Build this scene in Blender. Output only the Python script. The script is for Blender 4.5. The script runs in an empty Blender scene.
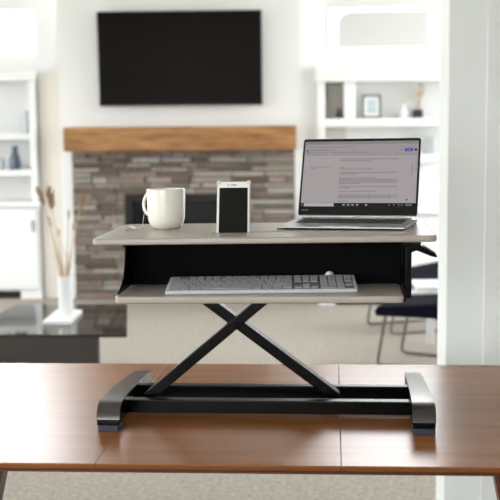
import bpy, bmesh, math, random
from mathutils import Vector, Matrix
random.seed(7)
PI = math.pi
C = bpy.context.scene.collection

# ------------------------------------------------------------------ camera
F_PX = 50 / 24 * 500
PITCH = math.atan(118.5 / F_PX)
YAW = math.atan(32 * math.cos(PITCH) / F_PX)
cam = bpy.data.objects.new('camera', bpy.data.cameras.new('camera'))
C.objects.link(cam)
cam.matrix_world = (Matrix.Translation((0, 0, 1.45)) @ Matrix.Rotation(YAW, 4, 'Z')
                    @ Matrix.Rotation(PI / 2 - PITCH, 4, 'X') @ Matrix.Rotation(-0.008, 4, 'Z'))
cam.data.lens = 50
cam.data.sensor_width = 24
cam.data.sensor_fit = 'HORIZONTAL'
cam.data.shift_x = -0.05
cam.data.clip_start = 0.05
cam.data.clip_end = 100
cam.data.dof.use_dof = True
cam.data.dof.focus_distance = 2.55
cam.data.dof.aperture_fstop = 3.2
bpy.context.scene.camera = cam

# ------------------------------------------------------------------ world, light, exposure
SKY = 14.0
sc = bpy.context.scene
sc.view_settings.view_transform = 'Standard'
sc.view_settings.look = 'None'
sc.view_settings.exposure = -0.3
sc.view_settings.gamma = 1.0
sc.view_settings.use_curve_mapping = False
w = bpy.data.worlds.new('overcast_sky')
sc.world = w
w.use_nodes = True
nt = w.node_tree
nt.nodes.clear()
wo = nt.nodes.new('ShaderNodeOutputWorld')
bg = nt.nodes.new('ShaderNodeBackground')
tc = nt.nodes.new('ShaderNodeTexCoord')
sx = nt.nodes.new('ShaderNodeSeparateXYZ')
cr = nt.nodes.new('ShaderNodeValToRGB')
mr = nt.nodes.new('ShaderNodeMapRange')
mr.inputs['From Min'].default_value = -0.3
mr.inputs['From Max'].default_value = 0.6
cr.color_ramp.elements[0].position = 0.25
cr.color_ramp.elements[0].color = (0.42, 0.43, 0.40, 1)
cr.color_ramp.elements[1].position = 0.45
cr.color_ramp.elements[1].color = (0.96, 0.98, 1.0, 1)
nt.links.new(tc.outputs['Generated'], sx.inputs[0])
nt.links.new(sx.outputs['Z'], mr.inputs['Value'])
nt.links.new(mr.outputs[0], cr.inputs[0])
nt.links.new(cr.outputs[0], bg.inputs['Color'])
bg.inputs['Strength'].default_value = SKY
nt.links.new(bg.outputs[0], wo.inputs['Surface'])


def portal(name, loc, rot, sx_, sy_):
    d = bpy.data.lights.new(name, 'AREA')
    d.shape = 'RECTANGLE'
    d.size = sx_
    d.size_y = sy_
    d.cycles.is_portal = True
    o = bpy.data.objects.new(name, d)
    C.objects.link(o)
    o.location = loc
    o.rotation_euler = rot
    return o


# ------------------------------------------------------------------ materials
def lin(c):
    return tuple(((v / 255) / 12.92 if v / 255 <= 0.04045 else ((v / 255 + 0.055) / 1.055) ** 2.4) for v in c) + (1,)


def mat(name, rgb, rough=0.5, metal=0.0, spec=0.5, noise=None, bump=None, emit=None, coat=0.0):
    """noise = (scale xyz, amount, second rgb); bump = (scale xyz, strength)"""
    m = bpy.data.materials.new(name)
    m.use_nodes = True
    n = m.node_tree.nodes
    l = m.node_tree.links
    b = n['Principled BSDF']
    b.inputs['Base Color'].default_value = lin(rgb)
    b.inputs['Roughness'].default_value = rough
    b.inputs['Metallic'].default_value = metal
    b.inputs['Specular IOR Level'].default_value = spec
    b.inputs['Coat Weight'].default_value = coat
    if emit:
        b.inputs['Emission Color'].default_value = lin(emit[0])
        b.inputs['Emission Strength'].default_value = emit[1]
    if noise or bump:
        t = n.new('ShaderNodeTexCoord')
    if noise:
        mp = n.new('ShaderNodeMapping')
        mp.inputs['Scale'].default_value = noise[0]
        tx = n.new('ShaderNodeTexNoise')
        tx.inputs['Scale'].default_value = 1
        tx.inputs['Detail'].default_value = 6
        tx.inputs['Roughness'].default_value = 0.6
        rp = n.new('ShaderNodeValToRGB')
        rp.color_ramp.elements[0].position = 0.5 - noise[1]
        rp.color_ramp.elements[1].position = 0.5 + noise[1]
        rp.color_ramp.elements[0].color = lin(rgb)
        rp.color_ramp.elements[1].color = lin(noise[2])
        l.new(t.outputs['Object'], mp.inputs[0])
        l.new(mp.outputs[0], tx.inputs['Vector'])
        l.new(tx.outputs['Fac'], rp.inputs[0])
        l.new(rp.outputs[0], b.inputs['Base Color'])
    if bump:
        mp2 = n.new('ShaderNodeMapping')
        mp2.inputs['Scale'].default_value = bump[0]
        tx2 = n.new('ShaderNodeTexNoise')
        tx2.inputs['Scale'].default_value = 1
        tx2.inputs['Detail'].default_value = 4
        bp = n.new('ShaderNodeBump')
        bp.inputs['Strength'].default_value = bump[1]
        bp.inputs['Distance'].default_value = 0.01
        l.new(t.outputs['Object'], mp2.inputs[0])
        l.new(mp2.outputs[0], tx2.inputs['Vector'])
        l.new(tx2.outputs['Fac'], bp.inputs['Height'])
        l.new(bp.outputs[0], b.inputs['Normal'])
    return m


M = {}
M['wall'] = mat('wall_paint', (231, 231, 230), 0.7, bump=((40, 40, 40), 0.05))
M['wall_near'] = mat('dining_wall_paint', (236, 240, 239), 0.6, bump=((40, 40, 40), 0.05))
M['beige_wall'] = mat('beige_wall_paint', (227, 222, 213), 0.7)
M['white'] = mat('white_lacquer', (232, 233, 233), 0.4)
M['trim'] = mat('trim_paint', (234, 236, 236), 0.45)
M['carpet'] = mat('carpet', (148, 141, 131), 0.95, spec=0.1, noise=((45, 45, 45), 0.2, (188, 181, 171)), bump=((120, 120, 120), 0.8))
M['ceiling'] = mat('ceiling_paint', (235, 234, 230), 0.8)
M['dining'] = mat('cherry_wood', (126, 71, 27), 0.27, spec=0.5, noise=((2.2, 26, 12), 0.3, (158, 98, 46)), coat=0.0)
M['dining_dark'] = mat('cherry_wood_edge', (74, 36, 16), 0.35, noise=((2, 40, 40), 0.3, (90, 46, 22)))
M['laminate'] = mat('grey_oak_laminate', (154, 144, 135), 0.3, noise=((4, 70, 70), 0.3, (180, 171, 161)))
M['black'] = mat('black_powder_coat', (3, 3, 3), 0.24, spec=0.12, bump=((400, 400, 400), 0.05))
M['panel'] = mat('black_panel', (5, 6, 5), 0.8, spec=0.1)
M['foot'] = mat('silver_painted_metal', (84, 80, 77), 0.28, 0.9)
M['rubber'] = mat('blue_grey_rubber', (40, 45, 60), 0.5)
M['steel'] = mat('brushed_steel', (190, 190, 190), 0.3, 0.9)
M['ceramic'] = mat('white_ceramic', (236, 232, 222), 0.18, coat=0.2)
M['paper'] = mat('white_paper', (238, 238, 235), 0.7)
M['thread'] = mat('cotton_thread', (222, 220, 214), 0.9)
M['tea'] = mat('tea', (96, 48, 18), 0.05)
M['case'] = mat('clear_phone_case', (214, 208, 200), 0.2)
M['phone_white'] = mat('phone_white_glass', (240, 240, 238), 0.12)
M['phone_screen'] = mat('phone_dark_screen', (12, 13, 12), 0.3, spec=0.25)
M['dark_dot'] = mat('dark_plastic', (40, 42, 44), 0.3)
M['alu'] = mat('laptop_aluminium', (170, 170, 172), 0.32, 0.85)
M['alu_dark'] = mat('laptop_bezel', (10, 10, 10), 0.25, spec=0.3)
M['key_dark'] = mat('laptop_key', (26, 26, 28), 0.5)
M['kb_body'] = mat('keyboard_silver_plastic', (198, 200, 204), 0.4)
M['kb_key'] = mat('keyboard_key_plastic', (150, 152, 157), 0.5)
M['key_gap'] = mat('keyboard_gap_grey', (104, 108, 114), 0.5)
M['stone_core'] = mat('fireplace_mortar', (70, 58, 50), 0.9)
M['mantel'] = mat('oak_beam', (122, 80, 42), 0.6, noise=((3, 22, 22), 0.18, (178, 130, 80)), bump=((6, 60, 60), 0.3))
M['flat_black'] = mat('firebox_black', (9, 9, 10), 0.7)  # plain black, shared by the firebox and the cabinet bases
M['fire_glass'] = mat('firebox_glass', (8, 8, 9), 0.15, spec=0.2)
M['tv_body'] = mat('tv_bezel', (14, 13, 13), 0.35)
M['tv_screen'] = mat('tv_panel', (14, 9, 7), 0.3, spec=0.07)
M['coffee'] = mat('dark_walnut', (24, 18, 14), 0.04, spec=0.9, noise=((2, 22, 22), 0.3, (36, 27, 21)))
M['coffee_leg'] = mat('dark_walnut_leg', (36, 28, 22), 0.4, noise=((2, 22, 22), 0.3, (50, 38, 29)))
M['straw'] = mat('dried_straw', (206, 186, 158), 0.9)
M['plume'] = mat('dried_plume', (178, 150, 124), 0.95, bump=((200, 200, 200), 1.0))
M['plume_pale'] = mat('pale_dried_plume', (234, 216, 194), 0.95, bump=((200, 200, 200), 1.0))
M['navy'] = mat('navy_upholstery', (15, 13, 27), 0.9, spec=0.08, bump=((300, 300, 300), 0.3))
M['grey_metal'] = mat('grey_tube_metal', (112, 108, 102), 0.4, 0.5)
M['blue_glaze'] = mat('blue_grey_glaze', (88, 104, 118), 0.3)
M['pale_glaze'] = mat('pale_grey_glaze', (196, 202, 204), 0.35)
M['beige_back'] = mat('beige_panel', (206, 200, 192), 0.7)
M['grey_back'] = mat('pale_grey_panel', (230, 230, 229), 0.7)
M['frame_dark'] = mat('pewter_frame', (112, 116, 116), 0.4, 0.3)
M['print'] = mat('pale_blue_print', (206, 216, 220), 0.4, noise=((14, 14, 14), 0.2, (172, 190, 198)))
M['mat_board'] = mat('mat_board', (230, 231, 229), 0.7)
M['pot_black'] = mat('black_pot', (34, 32, 29), 0.5)
M['bottle_brown'] = mat('brown_glaze', (84, 68, 56), 0.35)
M['pale_wood'] = mat('pale_wood', (222, 202, 180), 0.6)
M['shade'] = mat('window_shade_fabric', (203, 204, 201), 0.8)
M['knob'] = mat('brushed_nickel', (160, 160, 160), 0.3, 0.9)


def emat(name, rgb, k=1.0):
    return mat(name, (4, 4, 4), 0.35, spec=0.25, emit=(rgb, 1.2 * k))


M['scr'] = emat('screen_page', (163, 155, 156))
M['scr_bar'] = emat('screen_toolbar', (154, 147, 150))
M['scr_tab'] = emat('screen_tab_strip', (134, 128, 131))
M['scr_text'] = emat('screen_text', (112, 107, 109))
M['scr_dark'] = emat('screen_taskbar', (8, 8, 9))
M['scr_white'] = emat('screen_search_box', (176, 172, 172))
M['scr_blue'] = emat('screen_blue', (70, 76, 160))
M['scr_icon'] = emat('screen_icon', (150, 152, 156))


def stone_mat():
    m = bpy.data.materials.new('ledge_stone')
    m.use_nodes = True
    n = m.node_tree.nodes
    l = m.node_tree.links
    b = n['Principled BSDF']
    b.inputs['Roughness'].default_value = 0.85
    g = n.new('ShaderNodeNewGeometry')
    r = n.new('ShaderNodeValToRGB')
    cols = [(96, 78, 67), (124, 108, 97), (146, 134, 123), (102, 84, 72), (160, 149, 138), (132, 115, 101), (114, 97, 86)]
    e = r.color_ramp.elements
    e[0].position = 0
    e[0].color = lin(cols[0])
    e[1].position = 1
    e[1].color = lin(cols[-1])
    for i, c in enumerate(cols[1:-1]):
        k = e.new((i + 1) / (len(cols) - 1))
        k.color = lin(c)
    r.color_ramp.interpolation = 'CONSTANT'
    t = n.new('ShaderNodeTexCoord')
    x = n.new('ShaderNodeTexNoise')
    x.inputs['Scale'].default_value = 14
    x.inputs['Detail'].default_value = 6
    mx = n.new('ShaderNodeMix')
    mx.data_type = 'RGBA'
    mx.blend_type = 'OVERLAY'
    mx.inputs[0].default_value = 0.5
    bp = n.new('ShaderNodeBump')
    bp.inputs['Strength'].default_value = 0.6
    bp.inputs['Distance'].default_value = 0.02
    l.new(g.outputs['Random Per Island'], r.inputs[0])
    l.new(t.outputs['Object'], x.inputs['Vector'])
    l.new(r.outputs[0], mx.inputs[6])
    l.new(x.outputs['Color'], mx.inputs[7])
    x2 = n.new('ShaderNodeHueSaturation')
    x2.inputs['Saturation'].default_value = 0.75
    l.new(mx.outputs[2], x2.inputs['Color'])
    l.new(x2.outputs[0], b.inputs['Base Color'])
    l.new(x.outputs['Fac'], bp.inputs['Height'])
    l.new(bp.outputs[0], b.inputs['Normal'])
    return m


M['stone'] = stone_mat()


def glass_mat(name='window_glass', tint=1.0, refl=0.06):
    m = bpy.data.materials.new(name)
    m.use_nodes = True
    n = m.node_tree.nodes
    l = m.node_tree.links
    n.clear()
    o = n.new('ShaderNodeOutputMaterial')
    mx = n.new('ShaderNodeMixShader')
    t = n.new('ShaderNodeBsdfTransparent')
    g = n.new('ShaderNodeBsdfGlossy')
    g.inputs['Roughness'].default_value = 0.02
    t.inputs['Color'].default_value = (tint, tint, tint, 1)
    mx.inputs[0].default_value = refl
    l.new(t.outputs[0], mx.inputs[1])
    l.new(g.outputs[0], mx.inputs[2])
    l.new(mx.outputs[0], o.inputs[0])
    return m


M['glass'] = glass_mat()
M['dimming_glass'] = glass_mat('sky_dimming_glass', 0.5, 0.04)


# ------------------------------------------------------------------ mesh helpers
class MB:
    """collects shapes in one bmesh, then links them as ONE mesh object"""

    def __init__(self):
        self.bm = bmesh.new()

    def _merge(self, b, mtx=None):
        if mtx is not None:
            bmesh.ops.transform(b, matrix=mtx, verts=b.verts)
        me = bpy.data.meshes.new('tmp')
        b.to_mesh(me)
        b.free()
        self.bm.from_mesh(me)
        bpy.data.meshes.remove(me)
        return self

    def box(self, x0, x1, y0, y1, z0, z1, bev=0.0, seg=2, mtx=None):
        b = bmesh.new()
        bmesh.ops.create_cube(b, size=1)
        for v in b.verts:
            v.co = Vector((x0 + (v.co.x + .5) * (x1 - x0), y0 + (v.co.y + .5) * (y1 - y0), z0 + (v.co.z + .5) * (z1 - z0)))
        if bev:
            bmesh.ops.bevel(b, geom=b.edges[:], offset=bev, segments=seg, profile=0.5, affect='EDGES')
        return self._merge(b, mtx)

    def prism(self, pts, axis, a0, a1, bev=0.0, seg=2, mtx=None, sharp=True):
        """polygon pts extruded along axis 'X','Y' or 'Z' from a0 to a1"""
        b = bmesh.new()

        def P(p, a):
            return {'X': (a, p[0], p[1]), 'Y': (p[0], a, p[1]), 'Z': (p[0], p[1], a)}[axis]
        lo = [b.verts.new(P(p, a0)) for p in pts]
        hi = [b.verts.new(P(p, a1)) for p in pts]
        f0 = b.faces.new(lo)
        f1 = b.faces.new(hi)
        n = len(pts)
        for i in range(n):
            b.faces.new((lo[i], lo[(i + 1) % n], hi[(i + 1) % n], hi[i]))
        bmesh.ops.recalc_face_normals(b, faces=b.faces)
        if bev:
            es = [e for e in b.edges if (e.verts[0] in lo) == (e.verts[1] in lo)] if False else list(set(f0.edges) | set(f1.edges))
            bmesh.ops.bevel(b, geom=es, offset=bev, segments=seg, profile=0.5, affect='EDGES')
        return self._merge(b, mtx)

    def lathe(self, prof, loc=(0, 0, 0), seg=40, mtx=None):
        b = bmesh.new()
        rings = []
        for r, z in prof:
            if r < 1e-6:
                rings.append([b.verts.new((0, 0, z))])
            else:
                rings.append([b.verts.new((r * math.cos(2 * PI * i / seg), r * math.sin(2 * PI * i / seg), z)) for i in range(seg)])
        for a, c in zip(rings, rings[1:]):
            for i in range(seg):
                j = (i + 1) % seg
                if len(a) == 1 and len(c) == 1:
                    continue
                if len(a) == 1:
                    b.faces.new((a[0], c[j], c[i]))
                elif len(c) == 1:
                    b.faces.new((a[i], a[j], c[0]))
                else:
                    b.faces.new((a[i], a[j], c[j], c[i]))
        bmesh.ops.recalc_face_normals(b, faces=b.faces)
        T = Matrix.Translation(loc)
        return self._merge(b, T if mtx is None else mtx @ T)

    def tube(self, pts, r, seg=12, mtx=None):
        """tube along a polyline; r is a number or one radius per point"""
        b = bmesh.new()
        pts = [Vector(p) for p in pts]
        rr = r if isinstance(r, (list, tuple)) else [r] * len(pts)
        rings = []
        up = None
        for i, p in enumerate(pts):
            d = (pts[min(i + 1, len(pts) - 1)] - pts[max(i - 1, 0)]).normalized()
            if up is None:
                up = Vector((0, 0, 1)) if abs(d.z) < .9 else Vector((1, 0, 0))
            s = d.cross(up).normalized()
            up = s.cross(d).normalized()
            rings.append([b.verts.new(p + (s * math.cos(2 * PI * k / seg) + up * math.sin(2 * PI * k / seg)) * rr[i]) for k in range(seg)])
        for a, c in zip(rings, rings[1:]):
            for k in range(seg):
                b.faces.new((a[k], a[(k + 1) % seg], c[(k + 1) % seg], c[k]))
        b.faces.new(rings[0])
        b.faces.new(rings[-1])
        bmesh.ops.recalc_face_normals(b, faces=b.faces)
        return self._merge(b, mtx)

    def shear(self, k, xc):
        for v in self.bm.verts:
            v.co.z += k * (v.co.x - xc)
        return self

    def build(self, name, m, parent=None, smooth=True, loc=None):
        me = bpy.data.meshes.new(name)
        self.bm.to_mesh(me)
        self.bm.free()
        me.materials.append(m)
        if smooth:
            for p in me.polygons:
                p.use_smooth = True
            me.set_sharp_from_angle(angle=math.radians(35))
        o = bpy.data.objects.new(name, me)
        C.objects.link(o)
        if smooth:
            wn = o.modifiers.new('weighted_normal', 'WEIGHTED_NORMAL')
            wn.keep_sharp = True
            wn.weight = 90
        if parent:
            o.parent = parent
        if loc:
            o.location = loc
        return o


def tag(o, label, cat, group=None):
    o['label'] = label
    o['category'] = cat
    if group:
        o['group'] = group
    return o


def thing(name, label, cat, loc=(0, 0, 0), rot=(0, 0, 0), group=None):
    o = bpy.data.objects.new(name, None)
    o.empty_display_size = 0.05
    C.objects.link(o)
    o.location = loc
    o.rotation_euler = rot
    return tag(o, label, cat, group)


def struct(o):
    o['kind'] = 'structure'
    return o


def dup(root, loc, rot=None, label=None):
    r = root.copy()
    C.objects.link(r)
    r.location = loc
    if rot is not None:
        r.rotation_euler = rot
    if label:
        r['label'] = label
    for ch in list(root.children):
        c = ch.copy()
        C.objects.link(c)
        c.parent = r
        for g in list(ch.children):
            d = g.copy()
            C.objects.link(d)
            d.parent = c
    return r


def rrect(x0, x1, y0, y1, r, n=8):
    pts = []
    for cx, cy, a0 in ((x1 - r, y1 - r, 0), (x0 + r, y1 - r, 90), (x0 + r, y0 + r, 180), (x1 - r, y0 + r, 270)):
        for i in range(n + 1):
            a = math.radians(a0 + 90 * i / n)
            pts.append((cx + r * math.cos(a), cy + r * math.sin(a)))
    return pts


# ------------------------------------------------------------------ the room shell
RX0, RX1, RY0, RY1, RH = -4.6, 3.2, -3.0, 9.4, 4.6


def holed_wall(name, axis, c0, c1, a0, a1, z0, z1, holes, m):
    """wall slab between c0..c1 on its normal axis, spanning a0..a1 and z0..z1, with rectangular openings"""
    mb = MB()
    us = sorted({a0, a1} | {h[0] for h in holes} | {h[1] for h in holes})
    zs = sorted({z0, z1} | {h[2] for h in holes} | {h[3] for h in holes})
    for u0, u1 in zip(us, us[1:]):
        run = None
        for q0, q1 in zip(zs, zs[1:]):
            um, zm = (u0 + u1) / 2, (q0 + q1) / 2
            if any(h[0] < um < h[1] and h[2] < zm < h[3] for h in holes):
                continue
            if axis == 'Y':
                mb.box(u0, u1, c0, c1, q0, q1)
            else:
                mb.box(c0, c1, u0, u1, q0, q1)
    return struct(mb.build(name, m, smooth=False))


wid = [0]


def window(axis, cpos, inward, a0, a1, z0, z1, nx=1, nz=1, fr=0.04, glass='glass'):
    """frame + muntins + pane filling an opening, and a daylight portal in it"""
    wid[0] += 1
    root = bpy.data.objects.new('window_%d' % wid[0], None)
    C.objects.link(root)
    struct(root)
    f = MB()

    def bx(u0, u1, q0, q1, d=0.03, mb=f):
        if axis == 'Y':
            mb.box(u0, u1, cpos - d, cpos + d, q0, q1)
        else:
            mb.box(cpos - d, cpos + d, u0, u1, q0, q1)
    bx(a0, a0 + fr, z0, z1)
    bx(a1 - fr, a1, z0, z1)
    bx(a0 + fr, a1 - fr, z0, z0 + fr)
    bx(a0 + fr, a1 - fr, z1 - fr, z1)
    for i in range(1, nx):
        u = a0 + (a1 - a0) * i / nx
        bx(u - .015, u + .015, z0 + fr, z1 - fr, 0.02)
    for i in range(1, nz):
        q = z0 + (z1 - z0) * i / nz
        bx(a0 + fr, a1 - fr, q - .015, q + .015, 0.02)
    f.build('window_frame', M['trim'], root, smooth=False)
    g = MB()
    bx(a0 + fr, a1 - fr, z0 + fr, z1 - fr, 0.003, g)
    g.build('pane', M[glass], root, smooth=False)
    am, zm = (a0 + a1) / 2, (z0 + z1) / 2
    if axis == 'Y':
        portal('daylight_portal', (am, cpos + inward * 0.08, zm), (PI / 2 * (-1 if inward < 0 else 1), 0, 0), a1 - a0, z1 - z0)
    else:
        portal('daylight_portal', (cpos + inward * 0.08, am, zm), (0, -PI / 2 * (1 if inward > 0 else -1), 0), z1 - z0, a1 - a0)


struct(MB().box(RX0, RX1, RY0, RY1, -0.1, 0).build('floor', M['carpet'], smooth=False))
struct(MB().box(RX0 - .2, RX1 + .2, RY0 - .2, RY1 + .2, RH, RH + 0.1).build('ceiling', M['ceiling'], smooth=False))
BREAST = (-2.135, -0.045)            # chimney breast
LWIN = (-3.1, -2.405, 2.12, 2.55)
UL = (-4.3, -2.16, 2.64, 4.0)
UR = (0.17, 2.6, 2.62, 4.0)
SR = (0.17, 2.6, 2.04, 2.58)          # low sash under it, tint added to the pane to dim the sky
holed_wall('wall_back', 'Y', RY1, RY1 + 0.2, RX0 - .2, RX1 + .2, 0, RH, [LWIN, UL, UR, SR], M['wall'])
LW = [(5.6, 8.0, 0.6, 2.6), (-1.0, 2.4, 0.6, 2.5)]
RW = [(6.4, 9.1, 0.15, 3.4)]
FW = [(-3.4, -0.3, 0.6, 2.45)]
holed_wall('wall_left', 'X', RX0 - .2, RX0, RY0, RY1, 0, RH, LW, M['wall'])
holed_wall('wall_right', 'X', RX1, RX1 + .2, RY0, RY1, 0, RH, RW, M['wall'])
holed_wall('wall_front', 'Y', RY0 - .2, RY0, RX0 - .2, RX1 + .2, 0, RH, FW, M['wall_near'])
window('Y', RY1 + .1, -1, *LWIN)
window('Y', RY1 + .1, -1, *UL, 2, 2)
window('Y', RY1 + .1, -1, *UR, 2, 1)
window('Y', RY1 + .1, -1, *SR, 2, 1, glass='dimming_glass')
for h in LW:
    window('X', RX0 - .1, 1, *h, 3, 1)
for h in RW:
    window('X', RX1 + .1, -1, *h, 3, 1)
for h in FW:
    window('Y', RY0 - .1, 1, *h, 2, 1)
# chimney breast, full height
struct(MB().box(BREAST[0], BREAST[1], 9.05, RY1, 0, RH).build('wall_chimney', M['wall'], smooth=False))
# the shaded transom over the right built-in: frame with an eased corner and a drawn shade
wid[0] += 1
wr = struct(bpy.data.objects.new('window_%d' % wid[0], None))
C.objects.link(wr)
X0, X1, Z0, Z1 = 0.285, 1.09, 2.185, 2.497
out = [(X0, Z0), (X1, Z0), (X1, Z1), (X0 + .12, Z1 - .004), (X0 + .06, Z1 - .018), (X0 + .02, Z1 - .05), (X0, Z1 - .09)]
MB().prism(out, 'Y', RY1 - .012, RY1 - .002).build('shade', M['shade'], wr, smooth=False)
# partition wall end at the right of the dining table
struct(MB().box(0.470, RX1, 3.50, 3.715, 0, RH, 0.004, 1).build('wall_partition', M['wall_near']))
struct(MB().box(0.595, RX1, 3.488, 3.4995, 0, RH, 0.006, 2).build('trim_1', M['trim']))
struct(MB().box(-2.322, BREAST[0] - .0005, 9.07, 9.399, 0, 1.97).build('wall_niche', M['beige_wall'], smooth=False))
struct(MB().box(BREAST[1] + .0005, .094, 9.06, 9.399, 0, 1.99).build('wall_niche_right', M['wall'], smooth=False))
struct(MB().box(RX0, -3.92, 9.385, 9.3995, 0, 0.12).build('baseboard_back', M['trim'], smooth=False))
struct(MB().box(BREAST[0], -2.03, 9.036, 9.0495, 0, 1.30).build('trim_2', M['trim'], smooth=False))
struct(MB().box(-0.10, BREAST[1], 9.036, 9.0495, 0, 1.30).build('trim_3', M['trim'], smooth=False))

# ------------------------------------------------------------------ dining table
TROT = -math.radians(1.42)
t = thing('dining_table', 'reddish brown wooden dining table under the standing desk converter', 'table', (-0.17, 2.62, 0), (0, 0, TROT))
YN, YF = -0.485, 0.475               # near and far edge in the table's own frame
SEAM = (-0.272, 0.253)
EX = (-1.0, 0.92)
for i, (a, b) in enumerate(((EX[0], SEAM[0] - .0005), (SEAM[0] + .0005, SEAM[1] - .0005), (SEAM[1] + .0005, EX[1]))):
    MB().prism([(YN, .75), (YN, .7465), (YN + .014, .733), (YF - .014, .733), (YF, .7465), (YF, .75)], 'X', a, b, .0008, 1).build('table_leaf', M['dining'], t)
# dark core under the seams and apron
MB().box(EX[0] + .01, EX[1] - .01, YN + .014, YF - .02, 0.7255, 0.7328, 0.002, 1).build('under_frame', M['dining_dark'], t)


def table_leg(x, y, dx, dy):
    mb = MB()
    top = (0.040, 0.040)
    b = bmesh.new()
    n = 6
    rings = []
    for i in range(n + 1):
        k = i / n
        h = (0.7252) * (1 - k)
        s = 0.030 - 0.012 * k
        cx, cy = x + dx * k, y + dy * k
        rings.append([b.verts.new((cx + sx_ * s, cy + sy_ * s, h)) for sx_, sy_ in ((-1, -1), (1, -1), (1, 1), (-1, 1))])
    for a, c in zip(rings, rings[1:]):
        for j in range(4):
            b.faces.new((a[j], a[(j + 1) % 4], c[(j + 1) % 4], c[j]))
    b.faces.new(rings[0])
    b.faces.new(rings[-1])
    bmesh.ops.recalc_face_normals(b, faces=b.faces)
    bmesh.ops.bevel(b, geom=[e for e in b.edges if abs(e.verts[0].co.z - e.verts[1].co.z) > .02], offset=.006, segments=3, affect='EDGES')
    mb._merge(b)
    return mb


for x, y, dx, dy in ((0.607, YN + .06, .13, -.02), (-0.512, YN + .06, -.15, -.02), (0.86, YF - .1, .03, .03), (-0.94, YF - .1, -.03, .03)):
    table_leg(x, y, dx, dy).build('leg', M['dining_dark'], t)

# ------------------------------------------------------------------ standing desk converter
XC = -0.101
ZP = 1.2035                          # top of the platform on its centre line
TL = 0.0095                          # it sags a little to the left


def zt(x):
    return ZP + TL * (x - XC)


cv = thing('standing_desk_converter', 'raised standing desk converter with grey wood top and black scissor frame on the table', 'standing desk converter', (XC + .006, 2.6, 0.75), (0, 0, -math.radians(2.0)))


def loc2(o):      # parts are modelled in room coordinates
    o.matrix_parent_inverse = Matrix.Translation((-XC, -2.6, -0.75))
    return o


pl = MB().prism(rrect(XC - .410, XC + .405, 2.43, 2.832, 0.018), 'Z', ZP - .0155, ZP, 0.0045, 3).shear(TL, XC)
plo = pl.build('top_platform', M['laminate'])
cut = MB().box(-.240, .050, 2.553, 2.573, ZP - .011, ZP + .02).build('cutter', M['laminate'])
md = plo.modifiers.new('slot', 'BOOLEAN')
md.object = cut
md.operation = 'DIFFERENCE'
md.solver = 'EXACT'
dg = bpy.context.evaluated_depsgraph_get()
me = bpy.data.meshes.new_from_object(plo.evaluated_get(dg))
plo.modifiers.clear()
plo.data = me
for p in me.polygons:                # flat faces stay flat around the slot
    if abs(p.normal.z) > .98:
        p.use_smooth = False
bpy.data.objects.remove(cut)
plo.parent = cv
loc2(plo)
loc2(MB().box(-.2395, .0495, 2.5535, 2.5725, ZP - .0115, ZP - .0035).shear(TL, XC).build('slot_shade', M['panel'], cv, smooth=False))  # black strip added in the slot, standing in for its shade
TX0, TX1 = -0.4385, 0.2225
TZ = 1.078
loc2(MB().prism(rrect(TX0, TX1, 2.335, 2.533, 0.014), 'Z', TZ - .0165, TZ, 0.004, 3).shear(.005, -.108).build('keyboard_tray', M['laminate'], cv))
loc2(MB().box(TX0 - .002, TX1 + .002, 2.5345, 2.539, TZ - .012, ZP - .0195).shear(TL, XC).build('back_panel', M['panel'], cv, smooth=False))
prof = [(2.535, 1.184), (2.452, 1.184), (2.449, 1.172), (2.444, 1.15), (2.434, 1.128), (2.416, 1.108), (2.392, 1.094), (2.352, 1.082), (2.340, 1.066), (2.535, 1.066)]
low = [p for p in prof if p[1] > TZ + .004]
for x, pr_ in ((TX0 + .0035, low[:-1] + [low[-1], (2.347, TZ + .0003), (2.533, TZ + .0003)]), (TX1 + .0005, prof)):
    loc2(MB().prism(pr_, 'X', x, x + .004, 0.0008, 1).build('side_bracket', M['black'], cv))
loc2(MB().box(TX1 + .0047, TX1 + .020, 2.395, 2.534, TZ - .014, 1.1835, .002).build('bracket_cover', M['black'], cv))
loc2(MB().box(-.46, .255, 2.541, 2.606, 1.166, 1.1855, .003).build('top_rail', M['black'], cv))


def bar_between(p, q, hw, y0, y1, bev=.003):
    d = Vector((q[0] - p[0], 0, q[1] - p[1]))
    L = d.length
    ang = math.atan2(d.z, d.x)
    return MB().box(0, L, y0, y1, -hw, hw, bev, 2, Matrix.Translation((p[0], 0, p[1])) @ Matrix.Rotation(-ang, 4, 'Y'))


loc2(bar_between((-.408, .785), (.046, 1.168), .0132, 2.545, 2.570).build('scissor_leg', M['black'], cv))
loc2(bar_between((.0705, .781), (-.4405, 1.168), .0132, 2.572, 2.612).build('scissor_leg', M['black'], cv))
R90 = Matrix.Rotation(PI / 2, 4, 'X')


def bolt(x, y, z, r=.006, h=.004):
    return loc2(MB().lathe([(0, h), (r * .7, h), (r, h * .5), (r, 0), (0, 0)], seg=18, mtx=Matrix.Translation((x, y, z)) @ R90).build('bolt', M['black'], cv))


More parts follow.
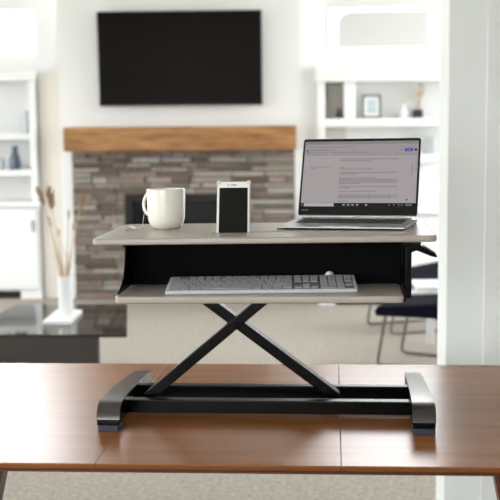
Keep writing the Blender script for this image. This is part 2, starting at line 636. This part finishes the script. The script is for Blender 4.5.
bolt(-.184, 2.5448, .974, .006)
bolt(.0715, 2.5715, .786, .006)
for y0, y1, dz in ((2.500, 2.530, -.005), (2.625, 2.652, .002)):
    loc2(MB().box(-.452, .256, y0, y1, .7640 + dz, .7970 + dz, .003).build('crossbar', M['black'], cv))
bolt(-.428, 2.4998, .782, .006)
fp = [(2.366, .7645), (2.3655, .779), (2.369, .793), (2.378, .805), (2.394, .8135), (2.42, .8165), (2.50, .8150), (2.60, .809), (2.70, .801), (2.80, .791), (2.845, .785), (2.848, .7645)]
for x0, x1, rot in ((-.495, -.440, -.4), (.2455, .2995, .4)):
    xm = (x0 + x1) / 2
    mtx = Matrix.Translation((xm, 2.366, 0)) @ Matrix.Rotation(-math.radians(rot), 4, 'Z') @ Matrix.Translation((-xm, -2.366, 0))

    def foot_shape(mb):              # the foot narrows towards its back end
        for v in mb.bm.verts:
            k = (v.co.y - 2.366) / .48
            v.co.x = xm + (v.co.x - xm) * (1 - .22 * k)
        bmesh.ops.transform(mb.bm, matrix=mtx, verts=mb.bm.verts)
        return mb
    inner = [(fp[0][0] + .003, fp[0][1])] + [(y_ + (.0028 if y_ < 2.38 else .001 if y_ < 2.4 else 0), z_ - (.0004 if y_ < 2.37 else .0030)) for y_, z_ in fp[1:-1]] + [(fp[-1][0] - .003, fp[-1][1])]
    ft = loc2(foot_shape(MB().prism(inner, 'X', x0 + .0008, x1 - .0008, 0.0010, 1)).build('base_foot', M['black'], cv))
    cvp = fp[1:-1]
    cover = cvp + [(y_, z_) for y_, z_ in reversed(inner[1:-1])]
    foot_shape(MB().prism(cover, 'X', x0, x1, 0)).build('foot_cover', M['foot'], ft)
    MB().prism(rrect(x0 + .001, x1 - .001, 2.3665, 2.41, .006), 'Z', .7502, .7643, .001, 1, mtx).build('rubber_pad', M['rubber'], ft)
    MB().prism(rrect(x0 + .006, x1 - .008, 2.78, 2.84, .006), 'Z', .7502, .7643, .001, 1, mtx).build('rubber_pad', M['rubber'], ft)
lv = loc2(MB().prism([(.225, 1.188), (.268, 1.188), (.262, 1.178), (.2555, 1.1705), (.245, 1.1665), (.235, 1.168), (.2285, 1.174)], 'Y', 2.435, 2.475, .002).build('release_lever', M['black'], cv))
bl = MB().prism([(.250, 1.186), (.2585, 1.187), (.300, 1.1635), (.3045, 1.1585), (.302, 1.1555), (.290, 1.158), (.258, 1.171), (.250, 1.172)], 'Y', 2.432, 2.470, .0015)
bl.build('lever_blade', M['black'], lv)
gp = MB().prism([(.272, 1.1815), (.2735, 1.1825), (.3015, 1.1645), (.3005, 1.1625)], 'Y', 2.434, 2.468, .0005, 1)
gp.build('lever_pad', M['foot'], lv)

# ------------------------------------------------------------------ mug and tea bag
mx_, my_ = -.3655, 2.703
mug = thing('coffee_mug', 'glossy white ceramic mug on the left of the grey platform', 'mug', (mx_, my_, zt(mx_)))
pr = [(0, .003), (.026, .003), (.027, 0), (.031, 0), (.0355, .003), (.0412, .0085), (.0452, .016), (.0478, .026), (.0489, .040), (.0493, .060), (.0496, .085), (.0497, .101), (.0490, .1032), (.0476, .1022), (.0470, .095), (.0466, .060), (.0456, .034), (.042, .018), (.034, .011), (.018, .008), (0, .0075)]
MB().lathe(pr, seg=64).build('cup', M['ceramic'], mug)
hd = Vector((-math.cos(math.radians(28)), math.sin(math.radians(28)), 0))
hp = []
for i in range(19):
    a = math.radians(98 - 196 * i / 18)
    hp.append(hd * (.0455 + .0265 * math.cos(a) + .001) + Vector((0, 0, .0635 + .030 * math.sin(a) - .004 * math.cos(a))))
MB().tube(hp, [.0052 - .0012 * math.sin(PI * i / 18) for i in range(19)], 14).build('handle', M['ceramic'], mug)
MB().lathe([(0, .080), (.0462, .080)], seg=48).build('tea', M['tea'], mug)
tb = thing('tea_bag', 'small white paper tea tag on its string beside the mug', 'tea bag', (-.456, 2.675, zt(-.456)))
q = Vector((mx_, my_, zt(mx_))) - tb.location
dr = Vector((-.985, -.17, 0)).normalized()
st = [q + dr * .040 + Vector((0, 0, .088)), q + dr * .046 + Vector((0, 0, .103)), q + dr * .0503 + Vector((0, 0, .1035)),
      q + dr * .0525 + Vector((0, 0, .085)), q + dr * .0565 + Vector((0, 0, .045)), q + dr * .062 + Vector((0, 0, .012)), q + dr * .068 + Vector((0, .01, .0015)), Vector((.013, .0, .0045))]
MB().tube(st, .0006, 6).build('string', M['thread'], tb)
b = MB().prism([(-.015, .0012), (-.003, .0092), (0, .0096), (.014, .0040), (.014, .0030), (0, .0086), (-.003, .0082), (-.015, .0002)], 'Y', -.013, .013)
b.build('tag', M['paper'], tb)

# ------------------------------------------------------------------ phone standing in the slot
ph = thing('smartphone', 'white smartphone in a clear case leaning upright in the platform slot', 'phone', (-.182, 2.5655, zt(-.182) - .0095), (math.radians(-29), 0, math.radians(1.2)))
PW, PH_, PT = .0418, .1490, .0045
MB().prism(rrect(-PW, PW, 0, PH_, .011), 'Z', -PT, PT - .0002, .002, 2, Matrix.Rotation(PI / 2, 4, 'X')).build('case', M['case'], ph)
MB().prism(rrect(-PW + .0022, PW - .0022, .002, PH_ - .002, .010), 'Z', PT - .0004, PT + .0004, .0003, 1, Matrix.Rotation(PI / 2, 4, 'X')).build('front_glass', M['phone_white'], ph)
MB().box(-PW + .0062, PW - .0062, .0045, PH_ - .0185, PT + .0003, PT + .0009, 0, mtx=Matrix.Rotation(PI / 2, 4, 'X')).build('screen', M['phone_screen'], ph, smooth=False)
MB().prism(rrect(-.0075, .0075, PH_ - .0118, PH_ - .0098, .0009, 4), 'Z', PT + .0003, PT + .0008, 0, mtx=Matrix.Rotation(PI / 2, 4, 'X')).build('speaker_slot', M['dark_dot'], ph, smooth=False)
MB().lathe([(0, PT + .0008), (.0016, PT + .0008), (.0016, PT + .0002)], (-.013, PH_ - .0108, 0), 16, Matrix.Rotation(PI / 2, 4, 'X')).build('camera_lens', M['dark_dot'], ph)
for sx_ in (-1, 1):
    MB().prism(rrect(sx_ * (PW - .004) - .0055, sx_ * (PW - .004) + .0055, PH_ - .009, PH_ + .002, .004, 5), 'Z', -PT - .0015, PT + .0012, .001, 2, Matrix.Rotation(PI / 2, 4, 'X')).build('corner_bumper', M['case'], ph)

# ------------------------------------------------------------------ laptop
LX, LY, LYAW, LTH, LWD, LH, LD = .1335, 2.791, -.2436, .3737, .326, .226, .22
lp = thing('laptop', 'silver laptop open to a text document at the right of the grey platform', 'laptop', (LX, LY, zt(LX) + .0006), (0, -.0078, LYAW))
hw = LWD / 2
base = MB().prism([(-LD, .0040), (-LD + .004, .0015), (-LD + .03, .0008), (-.01, .0008), (.006, .003), (.007, .0087), (.003, .0095), (-LD + .004, .0070), (-LD, .0062)], 'X', -hw, hw, .0015, 2)
base.build('base', M['alu'], lp)
kw = MB().prism([(-.122, .00815), (-.012, .0094), (-.012, .0088), (-.122, .0076)], 'X', -hw + .022, hw - .022)
kbp = kw.build('keyboard', M['alu_dark'], lp, smooth=False)
for r in range(6):
    y0 = -.0150 - .0163 * r
    d = .0085 if r == 0 else .0143
    y1 = y0 - d
    n = 14 if r < 5 else 10
    ww = (LWD - .05) / n
    for i in range(n):
        x0 = -hw + .025 + i * ww + .0012
        zz = .0095 + .0114 * (y0 + y1) / 2 + .0003
        MB().box(x0, x0 + ww - .0024, y1, y0, zz - .0006, zz + .0008).build('key', M['key_dark'], kbp, smooth=False)
MB().prism(rrect(-.052, .052, -.205, -.136, .004), 'Z', .0060, .0079).build('trackpad', M['alu'], lp)
hg = MB()
for i in range(46):
    x0 = -hw + .014 + i * (LWD - .028) / 46
    hg.tube([(x0, .0025, .0142), (x0 + (LWD - .028) / 46 - .0008, .0025, .0142)], .0050 if i % 2 else .0044, 12)
hg.build('hinge', M['steel'], lp)
LM = Matrix.Translation((0, .0035, .0145)) @ Matrix.Rotation(PI / 2 - LTH, 4, 'X')     # x across, y up the lid, z out of the screen
H = LH - .002
lid = MB().prism(rrect(-hw, hw, .0025, H, .007), 'Z', -.0052, .0, .0012, 2, LM).build('lid', M['alu'], lp)
dsp = MB().prism(rrect(-hw + .0008, hw - .0008, .0032, H - .0008, .006), 'Z', .0, .0005, 0, 2, LM).build('bezel', M['alu_dark'], lp, smooth=False)


def UV(u, v):
    return -hw + u * LWD, v * H


def panel(name, m, rects, z, parent):
    mb = MB()
    for (u0, u1, v0, v1) in rects:
        a = UV(u0, v0)
        c = UV(u1, v1)
        mb.box(a[0], c[0], a[1], c[1], z - .0003, z, mtx=LM)
    return mb.build(name, m, parent, smooth=False)


scr = panel('display', M['scr'], [(.018, .982, .125, .962)], .0008, lp)
panel('tab_strip', M['scr_tab'], [(.018, .982, .925, .962)], .0010, scr)
panel('toolbar', M['scr_bar'], [(.018, .982, .775, .925)], .0010, scr)
panel('taskbar', M['scr_dark'], [(.018, .982, .125, .172)], .0010, scr)
panel('search_box', M['scr_white'], [(.047, .30, .128, .169)], .0012, scr)
panel('start_icon', M['scr_icon'], [(.026, .031, .142, .147), (.032, .037, .142, .147), (.026, .031, .149, .154), (.032, .037, .149, .154)], .0012, scr)
panel('taskbar_icon', M['scr_icon'], [(u, u + .018, .139, .159) for u in (.375, .415, .452, .49, .565)] + [(u, u + .009, .144, .154) for u in (.76, .80, .84, .865)] + [(.90, .95, .153, .158), (.90, .95, .141, .146)], .0012, scr)
panel('share_button', M['scr_blue'], [(.868, .938, .826, .866)], .0012, scr)
panel('share_caption', M['scr_icon'], [(.882, .890, .841, .850), (.892, .900, .841, .850), (.902, .910, .841, .850), (.912, .922, .841, .850)], .0014, scr)
panel('lock_icon', M['scr_blue'], [(.836, .848, .84, .852)], .0012, scr)
panel('document_icon', M['scr_blue'], [(.036, .050, .815, .855)], .0012, scr)
a = UV(.961, .846)
MB().lathe([(0, .0012), (.0036, .0012), (.0036, .0008)], (a[0], a[1], 0), 20, LM).build('avatar', M['scr_dark'], scr)
rnd = random.Random(3)


def words(u0, u1, v, h, rnd=rnd):
    r = []
    u = u0
    while u < u1 - .006:
        n = rnd.uniform(.008, .034)
        r.append((u, min(u + n, u1), v, v + h))
        u += n + .0065
    return r


tx = []
ln = [(.728, .83), (.708, .60), (.622, .38), (.600, .635), (.556, .83), (.538, .50), (.484, .64), (.466, .83), (.449, .83), (.430, .83), (.413, .52), (.376, .83), (.358, .44), (.316, .66), (.268, .83), (.250, .83), (.232, .79), (.192, .43)]
for v, u1 in ln:
    tx += words(.335, u1 - .01, v, .008)
panel('text_lines', M['scr_text'], tx, .0012, scr)
panel('outline_text', M['scr_text'], words(.075, .255, .628, .006) + words(.075, .13, .612, .006), .0012, scr)
ub = words(.065, .28, .845, .010) + words(.065, .58, .815, .007)
for i in range(30):
    u = .05 + i * .031
    if i not in (6, 12, 23):
        ub.append((u, u + .012, .788, .798))
ub += words(.04, .22, .936, .009) + [(u, u + .008, .938, .946) for u in (.87, .905, .94)] + words(.05, .45, .885, .007) + [(.80 + .03 * i, .81 + .03 * i, .886, .894) for i in range(6)]
panel('toolbar_marks', M['scr_text'], ub, .0012, scr)
panel('scroll_bar', M['scr_text'], [(.936, .941, .52, .66), (.968, .976, .745, .76), (.968, .976, .66, .675), (.968, .976, .59, .605)], .0012, scr)
panel('pencil_mark', M['scr_dark'], [(.90, .912, .205, .222)], .0012, scr)
panel('bezel_mark', M['scr_text'], [(.030 + .012 * i, .038 + .012 * i, .075, .087) for i in range(5)], .0008, dsp)
MB().lathe([(0, .0008), (.0014, .0008), (.0014, .0003)], (0, H * .978, 0), 14, LM).build('webcam', M['dark_dot'], lp)

# ------------------------------------------------------------------ keyboard on the tray
KW, KD = .445, .128
kb = thing('computer_keyboard', 'slim silver grey full size keyboard on the lower tray', 'keyboard', (-.1045, 2.373, TZ + .0006), (0, -.005, .024))
KA = math.atan2(.016, KD)
KM = Matrix.Rotation(KA, 4, 'X')
MB().prism(rrect(-KW / 2, KW / 2, 0, KD, .006), 'Z', .0, .0085, .0015, 2, KM).build('body', M['kb_body'], kb)
MB().box(-KW / 2 + .008, KW / 2 - .008, .007, KD - .006, .0080, .0087, mtx=KM).build('key_gap_plate', M['key_gap'], kb, smooth=False)  # darker plate added under the keys so the gaps read darker
for s in (-1, 1):
    MB().prism([(KD - .022, .0), (KD - .010, .0), (KD - .010, .0135), (KD - .022, .0125)], 'X', s * .19 - .012, s * .19 + .012).build('riser_foot', M['kb_body'], kb)
U = .01905
rows = [
    [(0, 1), (2, 1), (3, 1), (4, 1), (5, 1), (6.5, 1), (7.5, 1), (8.5, 1), (9.5, 1), (11, 1), (12, 1), (13, 1), (14, 1)],
    [(i, 1) for i in range(13)] + [(13, 2)],
    [(0, 1.5)] + [(1.5 + i, 1) for i in range(12)] + [(13.5, 1.5)],
    [(0, 1.75)] + [(1.75 + i, 1) for i in range(11)] + [(12.75, 2.25)],
    [(0, 2.25)] + [(2.25 + i, 1) for i in range(10)] + [(12.25, 2.75)],
    [(0, 1.25), (1.25, 1.25), (2.5, 1.25), (3.75, 6.25), (10, 1.25), (11.25, 1.25), (12.5, 1.25), (13.75, 1.25)]]
nav = [[(15.2, 1), (16.2, 1), (17.2, 1)], [(15.2, 1), (16.2, 1), (17.2, 1)], [(15.2, 1), (16.2, 1), (17.2, 1)], [], [(16.2, 1)], [(15.2, 1), (16.2, 1), (17.2, 1)]]
num = [[(18.4, 1), (19.4, 1), (20.4, 1), (21.4, 1)]] + [[(18.4, 1), (19.4, 1), (20.4, 1), (21.4, 1)]] * 2 + [[(18.4, 1), (19.4, 1), (20.4, 1)]] + [[(18.4, 1), (19.4, 1), (20.4, 1), (21.4, 1)]] + [[(18.4, 2), (20.4, 1)]]
cells = [(r, a, w_) for r in range(6) for a, w_ in rows[r] + nav[r] + num[r]]
sc_ = (KW - .018) / (22.4 * U)
rest = MB()
keep = sorted(cells, key=lambda c: -c[0])[:100]
for r, a, w_ in cells:
    y1 = KD - .008 - r * .0187
    x0 = -KW / 2 + .009 + a * U * sc_
    mb = MB() if (r, a, w_) in keep else rest
    mb.box(x0 + .0013, x0 + w_ * U * sc_ - .0013, y1 - .0163, y1, .0080, .0112, .0010, 1, KM)
    if mb is not rest:
        mb.build('key', M['kb_key'], kb)
o = rest.build('function_keys', M['kb_key'], kb)
o['kind'] = 'stuff'
# small white dome behind the keyboard
dm = [(0, .0325), (.004, .0318), (.008, .0294), (.0105, .0262), (.0119, .0215), (.0121, .016), (.0121, .002), (.0110, 0), (0, 0)]
tag(MB().lathe(dm, (0, 0, 0), 32).build('white_dome', M['paper'], loc=(.0555, 2.5145, TZ + .0012)), 'small white round topped ornament peeking up behind the keyboard', 'ornament')

# ------------------------------------------------------------------ fireplace
fp_ = thing('fireplace', 'stacked ledge stone fireplace surround with a black firebox', 'fireplace', (-1.07, 9.0, 0))
LF = Matrix.Translation((1.07, -9.0, 0))
SX0, SX1, SZ = -2.03, -0.10, 1.293
FX0, FX1, FZ = -1.575, -0.625, .925
mb = MB()
rs = random.Random(11)
z = 0.0
while z < SZ - .005:
    h = min(rs.choice((.03, .038, .046, .056)), SZ - z)
    if SZ - z - h < .02:
        h = SZ - z
    x = SX0
    while x < SX1 - .002:
        L = rs.uniform(.10, .38)
        x1 = min(x + L, SX1)
        if SX1 - x1 < .06:
            x1 = SX1
        segs = [(x, x1)]
        if z < FZ - .01:
            segs = []
            if x < FX0:
                segs.append((x, min(x1, FX0)))
            if x1 > FX1:
                segs.append((max(x, FX1), x1))
        for s0, s1 in segs:
            if s1 - s0 > .012:
                mb.box(s0 + .003, s1 - .003, 9.0 - rs.uniform(.0, .035), 9.036, z + .002, z + h - .002, .004, 1, LF)
        x = x1
    z += h
mb.build('stone_veneer', M['stone'], fp_)
mb = MB()
mb.box(SX0, FX0, 9.03, 9.0485, 0, SZ, mtx=LF).box(FX1, SX1, 9.03, 9.0485, 0, SZ, mtx=LF).box(FX0, FX1, 9.03, 9.0485, FZ, SZ, mtx=LF)
mb.build('mortar', M['stone_core'], fp_, smooth=False)
mb = MB()
mb.box(FX0, FX1, 9.040, 9.0485, 0, FZ, mtx=LF)
fb = mb.build('firebox', M['flat_black'], fp_, smooth=False)
mb = MB()
for a, b_, c, d in ((FX0 + .004, FX0 + .06, .05, FZ - .004), (FX1 - .06, FX1 - .004, .05, FZ - .004), (FX0 + .06, FX1 - .06, FZ - .07, FZ - .004), (FX0 + .06, FX1 - .06, .05, .13)):
    mb.box(a, b_, 9.0, 9.039, c, d, mtx=LF)
mb.build('firebox_frame', M['flat_black'], fb, smooth=False)
MB().box(FX0 + .06, FX1 - .06, 9.02, 9.026, .13, FZ - .07, mtx=LF).build('firebox_glass', M['fire_glass'], fb, smooth=False)
tag(MB().box(-.99, .99, -.20, 0, 0, .205, .012, 2).build('mantel_beam', M['mantel'], loc=(-1.075, 9.0485, 1.294)), 'rough honey brown oak mantel beam above the stone fireplace', 'mantel')

# ------------------------------------------------------------------ television
tv = thing('television', 'wide black flat television on the white chimney wall', 'television', (-1.07, 8.965, 1.676), (math.radians(2.0), 0, 0))
TWH, THH = .699, .795
MB().box(-TWH, TWH, 0, .038, 0, THH, .006, 2).build('housing', M['tv_body'], tv)
MB().box(-TWH + .010, TWH - .010, -.0012, .0005, .016, THH - .010).build('screen', M['tv_screen'], tv, smooth=False)
MB().box(-.25, .25, .036, .078, .22, .56).build('wall_mount', M['tv_body'], tv, smooth=False)

# ------------------------------------------------------------------ left built-in
lb = thing('built_in_shelf', 'white built-in shelf unit left of the fireplace', 'shelf unit', (-2.36, 9.0, 0))
LL = Matrix.Translation((2.36, -9.0, 0))


def part(name, m, parent, boxes, mtx, bev=.003):
    mb = MB()
    for b_ in boxes:
        mb.box(*b_, bev, 1, mtx)
    return mb.build(name, m, parent)


XL, XR = -3.9, -2.335
part('side_panel', M['white'], lb, [(XR - .055, XR, 9.0, 9.384, .86, 1.9)], LL)
part('side_panel', M['white'], lb, [(XL, XL + .055, 9.0, 9.384, .86, 1.9)], LL)
part('crown', M['white'], lb, [(XL - .01, XR + .012, 8.985, 9.384, 1.9, 1.975)], LL, .008)
part('back_board', M['grey_back'], lb, [(XL + .055, XR - .055, 9.36, 9.384, .86, 1.9)], LL)
for z in (1.135, 1.452):
    part('shelf_board', M['white'], lb, [(XL + .055, XR - .055, 9.01, 9.36, z - .052, z)], LL)
part('counter', M['white'], lb, [(XL, XR + .02, 8.97, 9.384, .815, .86)], LL, .005)
cb = part('cabinet_body', M['white'], lb, [(XL, XR, 9.02, 9.384, .07, .815)], LL)
part('toe_kick', M['flat_black'], lb, [(XL, -2.52, 9.05, 9.3, .0, .07)], LL, 0)  # plain black strip along the cabinet base
part('plinth_block', M['white'], lb, [(-2.52, XR, 9.02, 9.384, .0, .07)], LL, 0)
for i in range(3):
    x0 = XL + .02 + i * (XR - XL - .03) / 3
    d = part('door', M['white'], lb, [(x0, x0 + .505, 8.998, 9.0195, .09, .80)], LL)
    part('knob', M['knob'], d, [(x0 + (.03 if i % 2 else .46), x0 + (.045 if i % 2 else .475), 8.975, 8.9975, .60, .70)], LL)


def vase(name, prof, m, loc, label, cat, group=None):
    return tag(MB().lathe(prof, seg=32).build(name, m, loc=loc), label, cat, group)


vase('blue_vase', [(0, 0), (.045, 0), (.052, .03), (.050, .08), (.036, .125), (.026, .155), (.028, .20), (.032, .206), (.026, .2), (.02, .15), (0, .14)], M['blue_glaze'], (-2.572, 9.16, 1.1355), 'blue grey bottle vase on the lower shelf left of the fireplace', 'vase')
vase('white_jar', [(0, 0), (.034, 0), (.040, .03), (.036, .085), (.026, .10), (.02, .105), (0, .107)], M['pale_glaze'], (-2.70, 9.16, 1.1355), 'small pale jar just left of the blue grey vase', 'jar')
vase('pale_jug', [(0, 0), (.035, 0), (.045, .05), (.042, .12), (.03, .17), (.032, .2), (.026, .195), (0, .18)], M['pale_glaze'], (-2.475, 9.2, 1.4525), 'pale grey jug on the upper left shelf near its right side', 'jug')

# ------------------------------------------------------------------ right built-in
rb = thing('built_in_shelf', 'white built-in shelf unit behind the laptop, right of the fireplace', 'shelf unit', (.6, 8.8, 0))
LR = Matrix.Translation((-.6, -8.8, 0))
AX, BX = .085, 2.4
part('side_panel', M['white'], rb, [(AX + .01, .163, 9.0, 9.398, .80, 1.87)], LR)
part('side_panel', M['white'], rb, [(BX - .06, BX, 9.0, 9.398, .80, 1.87)], LR)
part('crown', M['white'], rb, [(AX - .005, BX + .01, 8.985, 9.398, 1.868, 1.99)], LR, .008)
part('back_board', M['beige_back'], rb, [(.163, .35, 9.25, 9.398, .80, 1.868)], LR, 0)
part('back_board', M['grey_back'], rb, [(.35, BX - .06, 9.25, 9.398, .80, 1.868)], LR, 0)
part('divider', M['white'], rb, [(.325, .425, 9.02, 9.249, 1.556, 1.867)], LR)
part('shelf_board', M['white'], rb, [(.163, BX - .06, 9.005, 9.249, 1.487, 1.556)], LR)
part('shelf_board', M['white'], rb, [(.163, BX - .06, 9.005, 9.249, 1.19, 1.245)], LR)
part('stile', M['white'], rb, [(1.143, 1.22, 9.0, 9.03, .80, 1.868)], LR)
part('counter', M['white'], rb, [(AX, BX, 8.56, 9.398, .765, .80)], LR, .004)
part('cabinet_body', M['white'], rb, [(AX + .02, BX, 8.62, 9.398, .09, .765)], LR)
part('toe_kick', M['flat_black'], rb, [(.235, BX, 8.68, 9.3, .0, .09)], LR, 0)
part('plinth_block', M['white'], rb, [(AX + .02, .235, 8.62, 9.3, .0, .09)], LR, 0)
for i in range(4):
    x0 = AX + .035 + i * (BX - AX - .05) / 4
    d = part('door', M['white'], rb, [(x0, x0 + .555, 8.598, 8.6195, .11, .75)], LR)
    part('knob', M['knob'], d, [(x0 + .5, x0 + .515, 8.575, 8.5975, .56, .66)], LR)
S1 = 1.5565
vase('brown_bottle', [(0, 0), (.022, 0), (.026, .02), (.025, .05), (.014, .068), (.012, .088), (0, .088)], M['bottle_brown'], (.288, 9.15, S1), 'small dark brown bottle in the narrow left cubby of the right shelf', 'bottle')
pf = thing('picture_frame', 'pewter picture frame with a pale blue print on the right shelf', 'picture frame', (.572, 9.17, S1 + .003), (math.radians(-6), 0, 0))
MB().box(-.083, -.068, 0, .016, 0, .205, .003, 1).box(.068, .083, 0, .016, 0, .205, .003, 1).box(-.068, .068, 0, .016, 0, .015, .003, 1).box(-.068, .068, 0, .016, .19, .205, .003, 1).build('frame', M['frame_dark'], pf)
MB().box(-.068, .068, .008, .012, .015, .19).build('mat_board', M['mat_board'], pf, smooth=False)
MB().box(-.036, .036, .0065, .0078, .05, .155).build('print', M['print'], pf, smooth=False)
vase('white_figurine', [(0, 0), (.040, 0), (.043, .03), (.036, .06), (.022, .08), (.024, .10), (.018, .118), (0, .124)], M['white'], (.85, 9.17, S1), 'small white ceramic figurine between the picture frame and black pot', 'figurine')
pt = thing('plant_pot', 'square black pot of pale dried stems on the right shelf', 'potted plant', (.97, 9.17, S1))
MB().prism([(-.040, -.04), (.040, -.04), (.040, .04), (-.040, .04)], 'Z', 0, .072, .004).build('pot', M['pot_black'], pt)
rg = random.Random(5)
for i in range(6):
    a = rg.uniform(-1, 1) * .05
    h = rg.uniform(.15, .24)
    MB().tube([(a * .2, 0, .07), (a * .6, rg.uniform(-.02, .02), .07 + h * .5), (a, rg.uniform(-.03, .03), h + .02)], [.0025, .002, .0015], 6).build('stem', M['straw'], pt)
    MB().lathe([(0, -.03), (.014, -.01), (.018, .01), (.01, .035), (0, .045)], (a, 0, h + .02), 12).build('seed_head', M['plume_pale'], pt)
tag(MB().lathe([(0, 0), (.05, 0), (.085, .05), (.088, .055), (.08, .053), (.045, .01), (0, .01)], seg=32).build('wooden_bowl', M['pale_wood'], loc=(.62, 9.13, 1.2455)), 'pale wooden bowl on the lower right shelf behind the laptop lid', 'bowl')
vase('grey_canister', [(0, 0), (.055, 0), (.058, .01), (.058, .13), (.05, .14), (.05, .155), (0, .157)], M['pale_glaze'], (1.075, 9.15, 1.2455), 'pale grey canister on the lower right shelf beside the wall edge', 'canister')

# ------------------------------------------------------------------ coffee table, vase and grasses
ct = thing('coffee_table', 'low glossy dark brown coffee table on the carpet at left', 'coffee table', (-1.4, 5.7, 0))
LC = Matrix.Translation((1.4, -5.7, 0))
top = [(-1.78, 5.245), (-.924, 5.242), (-1.088, 6.20), (-1.765, 6.21)]
seam0 = [(-1.78, 5.245), (-1.052, 5.2426), (-1.0945, 6.2003), (-1.765, 6.21)]
seam1 = [(-1.0505, 5.2426), (-.924, 5.242), (-1.088, 6.20), (-1.0930, 6.2003)]
MB().prism(seam0, 'Z', .404, .42, .001, 1, LC).build('top', M['coffee'], ct)
MB().prism(seam1, 'Z', .404, .42, .001, 1, LC).build('top', M['coffee'], ct)
MB().box(-1.72, -1.083, 5.262, 5.33, 0, .4035, .003, 1, LC).build('panel_leg', M['coffee_leg'], ct)
MB().box(-1.70, -1.27, 6.09, 6.15, 0, .4035, .003, 1, LC).build('panel_leg', M['coffee_leg'], ct)
tag(MB().prism([(-.075, -.185), (.078, -.185), (.062, .18), (-.085, .18)], 'Z', 0, .022, .003, 2).build('white_tray', M['white'], loc=(-1.352, 5.69, .4205)), 'flat white tray under the vase on the coffee table', 'tray')
vs = thing('vase', 'tall white cylinder vase of dried grass on the coffee table', 'vase', (-1.353, 5.74, .443))
MB().lathe([(0, 0), (.037, 0), (.0395, .004), (.0395, .212), (.038, .215), (.035, .213), (.035, .02), (0, .018)], seg=40).build('body', M['white'], vs)
rg = random.Random(21)
tips = [(-.125, .02, .50, 1.0, 'upright brown dried plume leaning far left in the white vase'),
        (-.060, -.03, .50, 1.25, 'brown dried plume rising just left of centre in the white vase'),
        (.095, .03, .46, 1.1, 'brown dried plume leaning right against the stone in the white vase'),
        (-.085, .05, .36, .6, 'short pale dried stalk leaning left in the white vase'),
        (.018, .06, .40, .5, 'thin pale dried stalk at the middle of the white vase'),
        (-.030, .02, .30, .45, 'shortest pale dried stalk low in the white vase'),
        (.062, -.02, .34, .45, 'short pale dried stalk leaning right in the white vase')]
for dx, dy, h, k, lab in tips:
    g = thing('dried_grass', lab, 'dried grass', (-1.353, 5.74, .463), group='dried grass in the white vase')
    B = Vector((-dx * .10, -dy * .10, .001))
    T = Vector((dx, dy, h + .13))
    mid = B.lerp(T, .5) + Vector((-dx * .12, 0, .02))
    pts = []
    for i in range(9):
        s = i / 8
        pts.append(B * (1 - s) ** 2 + mid * 2 * s * (1 - s) + T * s * s)
    MB().tube(pts, [.0022 + .0012 * (1 - i / 8) for i in range(9)], 6).build('stem', M['straw'], g)
    # plume: a ragged bundle of fine awns along the last stretch
    mb = MB()
    d = (pts[-1] - pts[-2]).normalized()
    P0 = pts[-1] - d * .05 * k
    for j in range(46):
        s = rg.random()
        p0 = P0 + d * (.095 * k * s)
        ang = rg.uniform(0, 2 * PI)
        sd = Vector((math.cos(ang), math.sin(ang), 0))
        ln_ = k * rg.uniform(.012, .026) * (1.15 - abs(s - .4))
        mb.tube([p0, p0 + sd * ln_ * .6 + d * ln_ * .8, p0 + sd * ln_ + d * ln_ * 1.8], [.0032 * k, .0028 * k, .0006], 5)
    mb.build('plume', M['plume'] if k >= 1 else M['straw'], g)
    # a couple of dry leaf blades
    for j in range(2):
        q0 = pts[2 + j]
        sd = Vector((rg.uniform(-1, 1), rg.uniform(-.6, .6), 0))
        MB().tube([q0, q0 + sd * .02 + Vector((0, 0, .07)), q0 + sd * .05 + Vector((0, 0, .15))], [.003, .0028, .0006], 5).build('leaf_blade', M['straw'], g)

# ------------------------------------------------------------------ lounge chairs and side table beyond the wall end
GR = 'low navy lounge chairs'
ch = thing('lounge_chair', 'low navy lounge chair nearer the wall end on grey tube legs', 'chair', (.795, 6.40, 0), (0, 0, math.radians(-26)), GR)
seat = MB()
seat.prism([(-.29, .325), (-.30, .355), (-.28, .385), (0, .415), (.36, .46), (.42, .44), (.42, .37), (.1, .335)], 'Y', -.27, .25, .02, 3)
seat.build('seat', M['navy'], ch)
MB().prism([(.38, .37), (.46, .36), (.62, .80), (.60, .84), (.55, .83)], 'Y', -.26, .24, .02, 3).build('backrest', M['navy'], ch)
for y in (-.215, .20):
    MB().tube([(-.225, y, .352), (-.245, y, .315), (-.292, y, .05), (-.29, y, .022), (-.262, y, .011), (.40, y, .011), (.44, y, .022), (.445, y, .05), (.43, y, .385)], .0095, 12).build('sled_leg', M['grey_metal'], ch)
MB().tube([(-.16, -.215, .345), (-.16, .20, .345)], .008, 10).build('stretcher', M['grey_metal'], ch)
dup(ch, (.80, 7.62, 0), (0, 0, math.radians(20)), 'farther low navy lounge chair seen behind the nearer chair and white side table')
stt = thing('side_table', 'white side table by the wall end between the navy chairs', 'side table', (1.0, 7.02, 0))
MB().prism(rrect(-.28, .30, -.20, .14, .02), 'Z', .395, .425, .003).build('top', M['white'], stt)
for x in (-.16, .24):
    MB().box(x - .024, x + .024, -.03, .018, 0, .3948, .003).build('leg', M['white'], stt)
